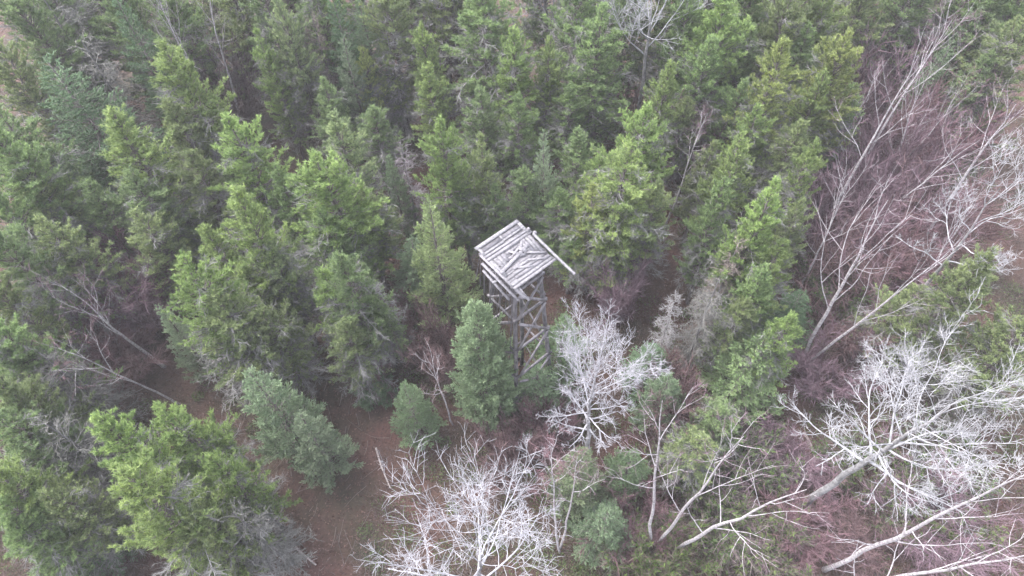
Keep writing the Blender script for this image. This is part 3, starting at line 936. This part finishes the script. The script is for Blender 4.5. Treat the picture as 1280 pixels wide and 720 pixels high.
F(312, 466, 10, 98, 'blue', 'large pale blue green fir beside the leaf covered clearing', rzv=1.0)
F(372, 520, 7.5, 78, 'pale', 'lower blue green fir adjoining the large one at the clearing edge')
F(505, 478, 7, 66, 'green', 'small green fir right of the clearing, left of the blue green cone fir')
P(120, 522, 12.5, 112, 'bright', 'big soft lime pine at lower left, pointed toward the corner', var=1)
P(195, 516, 11, 104, 'bright', 'twin of the lower left lime pine, standing right of it', var=5)
P(162, 588, 13.5, 138, 'lime', 'nearest lime pine at the bottom left with a wide ragged crown', var=0)
P(252, 570, 10.5, 84, 'bright', 'lime pine at the bottom left nearest the clearing', var=3)
P(225, 634, 10, 120, 'olive', 'olive pine with dead grey branch tips at the bottom edge left', var=2)
P(55, 612, 8.5, 92, 'olive', 'low olive pine at the left edge near the bottom corner')
D_(48, 440, 9, 88, 'grey', 'grey dead conifer at the left edge below the purple birch thicket')
D_(58, 530, 9, 100, 'grey', 'bare grey dead conifer at the left edge above the low olive pine')
S(50, 655, 6, 80, 'dark', 'dark little spruce in the bottom left corner')
D_(290, 640, 9, 100, 'grey', 'dead grey conifer at the bottom edge beside the clearing')
F(40, 712, 5, 60, 'pale', 'pale green sapling peeping in at the bottom left corner')
# --- centre and right lower
D_(848, 362, 8.5, 42, 'white', 'small whitish dead spruce right of the central bare aspen')
D_(900, 345, 10, 66, 'grey', 'grey dead conifer in the dark gap right of the big lime pine')
D_(925, 300, 10, 60, 'brown', 'brown grey dead conifer leaning in the dark gap on the right')
D_(965, 235, 9, 52, 'grey', 'grey twiggy dead conifer left of the slim lime pine')
F(702, 392, 8, 84, 'green', 'green fir growing at the right foot of the tower')
F(672, 462, 5.5, 90, 'dullgreen', 'dull green fir sapling under the left side of the central bare aspen')
S(820, 432, 5, 62, 'dark', 'dark spruce sapling right of the central bare aspen')
F(728, 560, 8, 80, 'olive', 'greyish olive fir with a soft crown below the central bare aspen')
F(790, 562, 6, 66, 'green', 'green fir between two bare birches below the middle')
BU(885, 630, 3, 120, 'green', 'green bush at the bottom right of the middle')
BU(835, 690, 3.5, 95, 'bright', 'bright green bush at the bottom edge right of the middle')
P(905, 505, 6, 80, 'dullgreen', 'low dull green pine beneath the wide bright fir')
P(1246, 310, 12, 100, 'olive', 'broad olive green pine at the right edge above the big bare aspen', var=1)
P(1160, 365, 7, 90, 'olive', 'low olive pine left of the broad olive green one at the right edge')
S(1225, 12, 11, 74, 'dullgreen', 'dull green spruce in the top right corner')
S(1190, 55, 10, 62, 'dullgreen', 'second dull green spruce below the top right corner')
S(1165, 95, 8, 60, 'dullgreen', 'lowest dull green spruce of the three near the top right corner')
P(1240, 65, 10, 70, 'dullgreen', 'dull green pine at the right edge below the corner spruce')
BU(1090, 575, 2.2, 80, 'green', 'green bush under the trunk of the big bare aspen')
BU(1130, 620, 2, 70, 'olive', 'olive bush at the lower right beside the fallen birches')
S(1000, 365, 6, 70, 'dark', 'dark spruce at the foot of the forked leaning birch')

BU(930, 575, 3, 110, 'dullgreen', 'dull green bush below the wide bright fir')
BU(975, 690, 2.5, 110, 'olive', 'olive bush at the bottom edge left of the low fallen birch')
BU(860, 565, 3, 80, 'olive', 'olive bush behind the leaning birch at the bottom')
BU(1180, 575, 2.2, 110, 'dullgreen', 'dull green bush under the crown of the big bare aspen')
BU(1225, 695, 2, 100, 'olive', 'olive bush in the bottom right corner')
BU(1060, 350, 3.5, 90, 'dullgreen', 'dull green bush behind the forked leaning birch')
BU(1130, 395, 3, 100, 'olive', 'olive bush just above the big bare aspen')
BU(1185, 200, 4, 90, 'dullgreen', 'dull green bush among the purple thickets at the right')
BU(1110, 150, 4, 80, 'dullgreen', 'dull green bush among the slim right birches')
F(760, 640, 5, 84, 'dullgreen', 'dull green fir right of the big bare aspen at the bottom')
F(838, 470, 6, 70, 'dullgreen', 'dull green fir between the central aspen and the dark gap')
P(870, 545, 6, 84, 'olive', 'thin olive pine behind the forked birch right of the middle')
F(455, 455, 4.5, 56, 'dark', 'dark little fir at the head of the clearing')
P(430, 395, 8, 84, 'grey', 'greyish pine with a visible trunk at the head of the clearing', var=2)
# --- fine leafless thickets
for a in (
    (130, 335, 6.5, 105, 'purple', 'purple brown thicket around the leaning left birch'),
    (165, 310, 6, 85, 'red', 'reddish thicket right above the leaning left birch'),
    (85, 395, 5.5, 85, 'red', 'reddish thicket between the two left birches'),
    (75, 340, 6, 80, 'purple', 'grey purple thicket at the left of the leaning birch'),
    (545, 405, 6, 62, 'brown', 'grey brown sapling thicket left of the blue green cone fir'),
    (505, 385, 4, 60, 'brown', 'brown thicket under the yellow green layered fir'),
    (785, 335, 6, 60, 'purple', 'dull purple thicket above the central bare aspen'),
    (735, 320, 4, 56, 'brown', 'brown thicket right of the loose pole on the tower'),
    (880, 105, 9, 58, 'red', 'reddish brown thicket between lime pines at upper right'),
    (765, 85, 6, 70, 'brown', 'dark brown thicket in the gap below the top aspen'),
    (1120, 20, 9, 110, 'purple', 'pink purple thicket at the top edge among the right birches'),
    (1175, 10, 9, 90, 'red', 'reddish thicket at the top edge near the right corner'),
    (1110, 90, 8, 100, 'brown', 'grey brown thicket among the slim right birches'),
    (1165, 90, 8, 100, 'purple', 'purple thicket behind the slim right birches'),
    (1215, 130, 8, 100, 'red', 'rosy thicket right of the slim birches'),
    (1140, 180, 8, 100, 'purple', 'purple thicket in the middle of the leaning birches'),
    (1075, 225, 7, 90, 'purple', 'purple thicket left of the forked leaning birch'),
    (1200, 225, 7, 100, 'brown', 'grey brown thicket by the right edge birches'),
    (1100, 300, 6, 90, 'brown', 'grey brown thicket behind the forked leaning birch'),
    (1160, 290, 6, 90, 'red', 'rosy thicket right of the forked leaning birch'),
    (1090, 370, 5, 90, 'brown', 'brown thicket just above the big bare aspen'),
    (1055, 440, 4, 80, 'purple', 'purple brown thicket left of the big bare aspen'),
    (1000, 560, 2.5, 75, 'purple', 'purple brown thicket below the wide bright fir'),
    (1020, 650, 2.5, 85, 'red', 'reddish thicket at the bottom among the fallen birches'),
    (1190, 640, 3, 110, 'purple', 'purple thicket in the bottom right corner'),
    (1110, 695, 2, 85, 'brown', 'brown thicket at the bottom edge under the fallen birch'),
    (860, 480, 5, 80, 'brown', 'grey brown thicket right of the central bare aspen'),
    (800, 640, 3, 90, 'red', 'dark reddish thicket at the bottom edge right of the big bare aspen'),
    (690, 505, 5, 56, 'red', 'red brown twiggy crown around the slim birch below the middle'),
    (640, 560, 4, 80, 'brown', 'brown thicket between the cone fir and the bottom aspen'),
    (120, 440, 3.5, 100, 'brown', 'brown thicket along the lower left birch'),
    (105, 285, 5, 60, 'brown', 'brown thicket below the olive pine at the left edge'),
    (255, 60, 9, 70, 'grey', 'grey purple thicket behind the bare forked birch'),
    (545, 0, 9, 70, 'grey', 'grey twiggy thicket at the top edge near the middle'),
    (450, 440, 4, 50, 'red', 'reddish thicket at the top of the clearing'),
): SH(*a)

# --- further trees round the edges and in the second rows
for a in (
    (-18, 40, 13, 80, 'olive', 'olive pine cut by the left edge near the top'),
    (-15, 130, 12, 100, 'dullgreen', 'dull green pine mostly outside the left edge, beside the broad dark spruce'),
    (-12, 235, 11, 95, 'green', 'green pine cut by the left edge above the olive one'),
    (-22, 345, 11, 85, 'olive', 'olive pine cut by the left edge beside the purple thicket'),
    (-8, 470, 10, 100, 'grey', 'greyish pine cut by the left edge beside the grey dead conifers'),
    (-12, 580, 10, 110, 'lime', 'lime pine cut by the left edge beside the low olive pine'),
    (108, -62, 14, 80, 'dullgreen', 'dull green pine cut by the top edge left of the tall dark spruce'),
    (180, -55, 14, 90, 'green', 'green pine cut by the top edge behind the bare forked birch'),
    (262, -70, 14, 92, 'olive', 'olive pine cut by the top edge behind the straight bare birch'),
    (310, -50, 14, 80, 'dullgreen', 'dull green pine cut by the top edge left of the slender pale pine'),
    (375, -62, 14, 84, 'green', 'green pine cut by the top edge behind the brown grey dead conifer'),
    (470, -50, 14, 88, 'olive', 'olive pine cut by the top edge above the silvery dead spruce'),
    (720, -50, 14, 90, 'green', 'green pine cut by the top edge left of the deep green one'),
    (790, -58, 14, 80, 'dullgreen', 'dull green pine cut by the top edge behind the white aspen'),
    (850, -66, 14, 86, 'olive', 'olive pine cut by the top edge right of the white aspen'),
    (960, -66, 14, 90, 'green', 'green pine cut by the top edge behind the tall bright one'),
    (1025, -62, 14, 90, 'lime', 'lime pine cut by the top edge above the broad yellow olive one'),
    (1095, -58, 13, 86, 'olive', 'olive pine cut by the top edge above the pink purple thicket'),
    (1165, -62, 13, 90, 'dullgreen', 'dull green pine cut by the top edge behind the reddish thicket'),
    (1250, -60, 13, 95, 'green', 'green pine cut by the top edge in the right corner'),
    (1300, 20, 12, 100, 'olive', 'olive pine cut by the right edge near the top corner'),
    (1300, 395, 10, 110, 'olive', 'olive pine cut by the right edge beside the broad olive green one'),
    (405, 95, 9, 66, 'dullgreen', 'dull green pine below the dark spruces left of the middle'),
    (715, 105, 9, 72, 'green', 'green pine in the second row under the deep green one'),
    (855, 120, 9, 66, 'olive', 'olive pine left of the reddish brown thicket'),
    (1010, 30, 11, 74, 'green', 'green pine behind the broad yellow olive one on its left'),
    (1065, 110, 9, 66, 'green', 'green pine under the broad yellow olive one'),
    (955, 130, 10, 72, 'bright', 'bright pine between two lime ones at upper right'),
    (1005, 250, 9, 58, 'olive', 'olive pine right of the tall bright one'),
    (940, 275, 10, 70, 'olive', 'olive pine with a thin crown beside the dark gap'),
    (230, 190, 10, 80, 'olive', 'olive pine below the fresh green one, right of the wide lime pine'),
    (285, 195, 9, 76, 'dullgreen', 'dull green pine hidden under the fresh green one'),
    (110, 225, 9, 76, 'dullgreen', 'dull green pine below the pale blue green little fir'),
    (255, 290, 10, 80, 'lime', 'lime pine on the left flank of the tall lime one with grey boughs'),
    (445, 235, 9, 76, 'olive', 'olive pine right of the big bright green one, above its grey boughs'),
    (575, 225, 8, 66, 'dullgreen', 'dull green pine in the shade between the yellow fir and the central lime pine'),
    (620, 235, 8, 60, 'dullgreen', 'dull green pine at the back left of the tower roof'),
    (700, 235, 8, 66, 'green', 'green pine at the back right of the tower roof'),
    (715, 290, 6, 60, 'green', 'low green pine just right of the tower under the loose pole'),
    (770, 270, 8, 80, 'lime', 'lime pine at the front of the big lime one right of the tower'),
    (465, 380, 7, 70, 'dullgreen', 'low dull green pine left of the yellow green layered fir'),
): P(*a)
for a in (
    (60, -105, 14, 95, 'dullgreen', 'dark far pine cut by the top edge at the far left'),
    (150, -115, 14, 95, 'green', 'far pine cut by the top edge above the bare forked birch'),
    (235, -115, 14, 95, 'olive', 'far olive pine cut by the top edge above the straight bare birch'),
    (420, -100, 14, 90, 'green', 'far pine cut by the top edge above the narrow dark spruce'),
    (580, -110, 14, 90, 'olive', 'far olive pine cut by the top edge above the large mid green one'),
    (910, -105, 14, 95, 'dullgreen', 'far pine cut by the top edge above the tall bright green one'),
    (1210, -110, 14, 100, 'olive', 'far olive pine cut by the top edge near the right corner'),
    (1310, -60, 14, 100, 'green', 'far pine in the extreme top right corner'),
    (8, 195, 11, 90, 'olive', 'olive pine at the left edge beside the lower dark spruce'),
    (12, 305, 9, 80, 'dullgreen', 'small dull pine at the left edge beside the olive one'),
    (-5, 430, 9, 80, 'dullgreen', 'dull green pine at the left edge below the purple thicket'),
    (-5, -25, 14, 100, 'dullgreen', 'dull green pine in the extreme top left corner'),
    (-20, 160, 13, 110, 'green', 'green pine cut by the left edge level with the small blue green fir'),
    (-16, 275, 12, 100, 'dullgreen', 'dull green pine cut by the left edge level with the blue green sapling'),
    (-16, 390, 11, 95, 'green', 'green pine cut by the left edge level with the reddish thicket'),
    (-12, 510, 10, 110, 'dullgreen', 'dull green pine cut by the left edge level with the bare dead conifer'),
    (-10, 625, 9, 110, 'green', 'green pine cut by the left edge level with the low olive pine'),
    (22, -62, 14, 90, 'dullgreen', 'dull green pine cut by the top edge behind the lichen hung dead conifer'),
    (545, -85, 14, 90, 'olive', 'far olive pine cut by the top edge behind the grey twigs'),
    (1258, -20, 12, 90, 'dullgreen', 'dull green pine right of the spruce in the top right corner'),
    (5, -85, 14, 100, 'olive', 'far olive pine beyond the top left corner'),
    (690, -105, 14, 90, 'dullgreen', 'far dull pine cut by the top edge left of the white aspen'),
    (770, -110, 14, 90, 'green', 'far green pine cut by the top edge behind the white aspen'),
    (335, -112, 14, 90, 'green', 'far green pine cut by the top edge above the slender pale pine'),
    (500, -112, 14, 90, 'dullgreen', 'far dull pine cut by the top edge above the silvery dead spruce'),
    (1000, -110, 14, 95, 'olive', 'far olive pine cut by the top edge above the olive green one'),
    (1110, -110, 14, 95, 'green', 'far green pine cut by the top edge above the purple thicket'),
    (310, 330, 9, 80, 'lime', 'lime pine wedged between the pale and broad bright pines'),
    (400, 330, 9, 84, 'bright', 'bright pine at the front of the big bright green one'),
    (750, 195, 9, 74, 'bright', 'bright pine behind the big lime pine right of the tower'),
    (890, 175, 9, 62, 'olive', 'olive pine below the reddish brown thicket'),
    (975, 300, 10, 76, 'lime', 'lime pine at the front of the tall bright one by the leaning birches'),
    (930, 375, 8, 70, 'olive', 'olive pine at the lower end of the dark gap on the right'),
    (15, 530, 8, 90, 'olive', 'small olive pine at the left edge behind the bare dead conifer'),
    (8, 660, 8, 100, 'green', 'green pine at the left edge beside the dark little spruce'),
): P(*a)
# --- bare white aspens
G = 'bare white aspens'
bare('aspen_tree', 'white leafless aspen with a round crown just right of the tower', 'aspen tree', G, (731, 592), (748, 456), 21, 2.4, bole=.47, nl=22, ang=(16, 80), lv=(9, 6, 4), rbase=.15, up=.075, wob=.07, rmin=.0052, lenp=(.8, 1.0, .85), col=(1.05, 1.04, 1.07))
bare('aspen_tree', 'big white leafless aspen at the bottom centre with sprawling limbs', 'aspen tree', G, (590, 752), (602, 694), 62, 4.2, bole=.46, nl=16, ang=(28, 80), lv=(9, 7, 3), rbase=.19, h=11.5, up=.035, wob=.10, lenp=(1.1, 1.0, .7), col=(.97, .97, 1.0))
bare('aspen_tree', 'big white leafless aspen filling the lower right, its trunk leaning', 'aspen tree', G, (1005, 632), (1188, 508), 23, 3.6, bole=.48, nl=18, ang=(22, 82), lv=(9, 7, 4), rbase=.2, up=.05, wob=.10, lenp=(1.05, 1.0, .7))
bare('aspen_tree', 'white leafless aspen cut by the top edge right of the middle', 'aspen tree', G, (792, 190), (822, -60), 24, 4.2, bole=.52, nl=12, ang=(18, 50), lv=(9, 7, 4), rbase=.18, up=.06, wob=.09)
bare('aspen_tree', 'white leafless aspen with curled limbs cut by the right edge', 'aspen tree', G, (1085, 440), (1250, 235), 25, 2.9, bole=.6, nl=10, ang=(25, 75), lv=(8, 6, 4), rbase=.15, up=.08, wob=.18)
bare('aspen_tree', 'grey leafless aspen at the top edge between two green pines', 'aspen tree', G, (690, 130), (693, -18), 26, 3.0, bole=.5, nl=10, ang=(20, 50), lv=(8, 6, 5), rbase=.10, rmin=.0065, up=.06, col=(.88, .86, .89))
bare('aspen_tree', 'grey leafless aspen at the top edge behind the slim lime pine', 'aspen tree', G, (560, 130), (553, -30), 27, 3.0, bole=.5, nl=10, ang=(20, 50), lv=(8, 6, 5), rbase=.10, rmin=.0065, up=.06, col=(.85, .83, .86))
# --- birches
GB = 'bare white stemmed birches'
def birch(label, base, top, seed, cr, bole=.35, nl=6, ang=(14, 30), rb=.085, tw=2.2, tint='purple', **kw):
    kw.setdefault('lv', (5, 5, 0)); kw.setdefault('wob', .075); kw.setdefault('up', .05); kw.setdefault('rmin', .0055); kw.setdefault('col', (1.28, 1.26, 1.3))
    return bare('birch_tree', label, 'birch tree', GB, base, top, seed, cr, bole=bole, nl=nl, ang=ang, rbase=rb, style='birch', twig=tw, twigtint=tint, **kw)
birch('bare forked birch with pale stems at the upper left, left stem', (285, 190), (198, -2), 31, 2.6, bole=.4, tint='grey', rb=.13, nl=9)
birch('straight bare birch right of the forked one at the upper left', (308, 178), (256, -20), 32, 2.0, bole=.4, tint='grey', rb=.11)
birch('white birch leaning left with a purple twig crown, at left', (205, 458), (100, 372), 33, 2.4, bole=.3, rb=.11, tw=3)
birch('thin white birch leaning left below the purple crowned one', (225, 506), (88, 440), 34, 2.0, bole=.4, rb=.07, tw=2.5, tint='red')
birch('forked leaning birch in the right thicket with two long white stems', (1000, 455), (1110, 250), 35, 3.2, bole=.35, rb=.12, nl=8)
birch('second stem of the right thicket leaning far to the right', (1005, 458), (1185, 318), 36, 2.6, bole=.35, rb=.09)
birch('slim birch left of the forked leaning one', (995, 375), (1062, 225), 37, 2.2, bole=.4, rb=.075)
birch('slim white birch rising to the upper right beside the broad olive pine', (1020, 305), (1148, 70), 38, 2.6, bole=.45, rb=.10)
birch('long white birch crossing the purple thicket toward the top right', (1045, 255), (1190, 25), 39, 2.6, bole=.5, rb=.10)
birch('pale birch with one bent stem in the middle of the purple thicket', (1105, 260), (1150, 95), 40, 2.2, bole=.35, rb=.085)
birch('white birch with a side fork right of the bent stem', (1085, 245), (1192, 130), 41, 2.4, bole=.4, rb=.09, tint='red')
birch('stout white birch leaning to the right edge', (1130, 330), (1270, 130), 42, 2.4, bole=.55, rb=.13)
birch('thin birch low in the purple thicket', (1060, 300), (1225, 175), 43, 2.2, bole=.4, rb=.075)
birch('thin birch close behind the broad olive pine', (1010, 240), (1090, 110), 44, 2.0, bole=.4, rb=.07)
birch('thin birch at the top right crossing the dull spruces', (1170, 130), (1215, -20), 45, 2.2, bole=.4, rb=.07, tint='red')
birch('thin birch between the rosy thickets at the right', (1130, 380), (1215, 255), 46, 2.0, bole=.4, rb=.07)
birch('slim birch with a red twig crown below the central aspen', (700, 690), (688, 560), 47, 1.1, bole=.6, nl=8, rb=.06, tw=3, tint='red')
birch('slim crooked birch right of the red crowned one', (700, 685), (722, 570), 48, 1.0, bole=.55, nl=5, rb=.06, tw=.6)
birch('forked birch below the green fir right of the middle', (814, 690), (828, 500), 49, 1.9, bole=.45, nl=6, ang=(25, 45), rb=.09, tw=.8)
birch('leaning birch at the bottom with its fork bent to the right', (818, 690), (930, 545), 50, 2.1, bole=.4, nl=6, ang=(20, 40), rb=.09, tw=.8)
birch('birch bent low over the purple thicket at the bottom', (835, 690), (1008, 612), 51, 2.2, bole=.3, nl=8, ang=(20, 50), rb=.10, tw=.8)
birch('thin birch among the pines at upper right', (826, 300), (880, 150), 52, 1.4, bole=.5, nl=6, rb=.075, tw=1.2)
birch('thin white birch left of the blue green cone fir', (566, 530), (530, 440), 53, 1.2, bole=.35, nl=7, rb=.055, tw=2, tint='brown')
birch('white birch leaning across the bottom right corner', (1030, 712), (1290, 590), 54, 2.6, bole=.3, nl=9, ang=(25, 55), rb=.12, tw=1)
birch('low birch leaning along the bottom edge at the right', (1010, 740), (1300, 690), 55, 2.4, bole=.25, nl=9, ang=(25, 55), rb=.11, tw=1)

# --- fallen trunks
def log(label, a, b, r=.09, seed=0):
    A = at_z(*a, .12); B = at_z(*b, .16)
    o = empty('fallen_log', (A.x, A.y, 0))
    tag(o, label, 'log', 'fallen logs on the forest floor')
    d = B - A
    part('trunk', mesh_from('trunk', pole((0, 0, .12), (d.x, d.y, .16), r, r * .6, seed, .08, 8), M['log']), o)
    rng = np.random.default_rng(seed + 900)
    st = []
    for k in range(5):
        f = rng.uniform(.3, .95)
        s = np.array((d.x * f, d.y * f, .15)); an = rng.random() * 6.28
        st += pole(s, s + np.array((math.cos(an) * .35, math.sin(an) * .35, rng.uniform(.1, .3))), .022, .01, seed + k, .02, 5)
    part('broken_branches', mesh_from('broken_branches', st, M['log']), o)
log('straight fallen log lying at the left edge of the clearing', (308, 662), (342, 598), .08, 1)
log('thin fallen log at the bottom of the clearing', (365, 680), (395, 706), .07, 2)
log('short fallen log below the wide bright fir', (1005, 540), (1018, 580), .08, 3)
log('fallen pole between the clearing and the bottom aspen', (470, 560), (488, 610), .06, 4)
log('fallen grey log near the left edge below the olive pine', (88, 296), (108, 286), .08, 5)
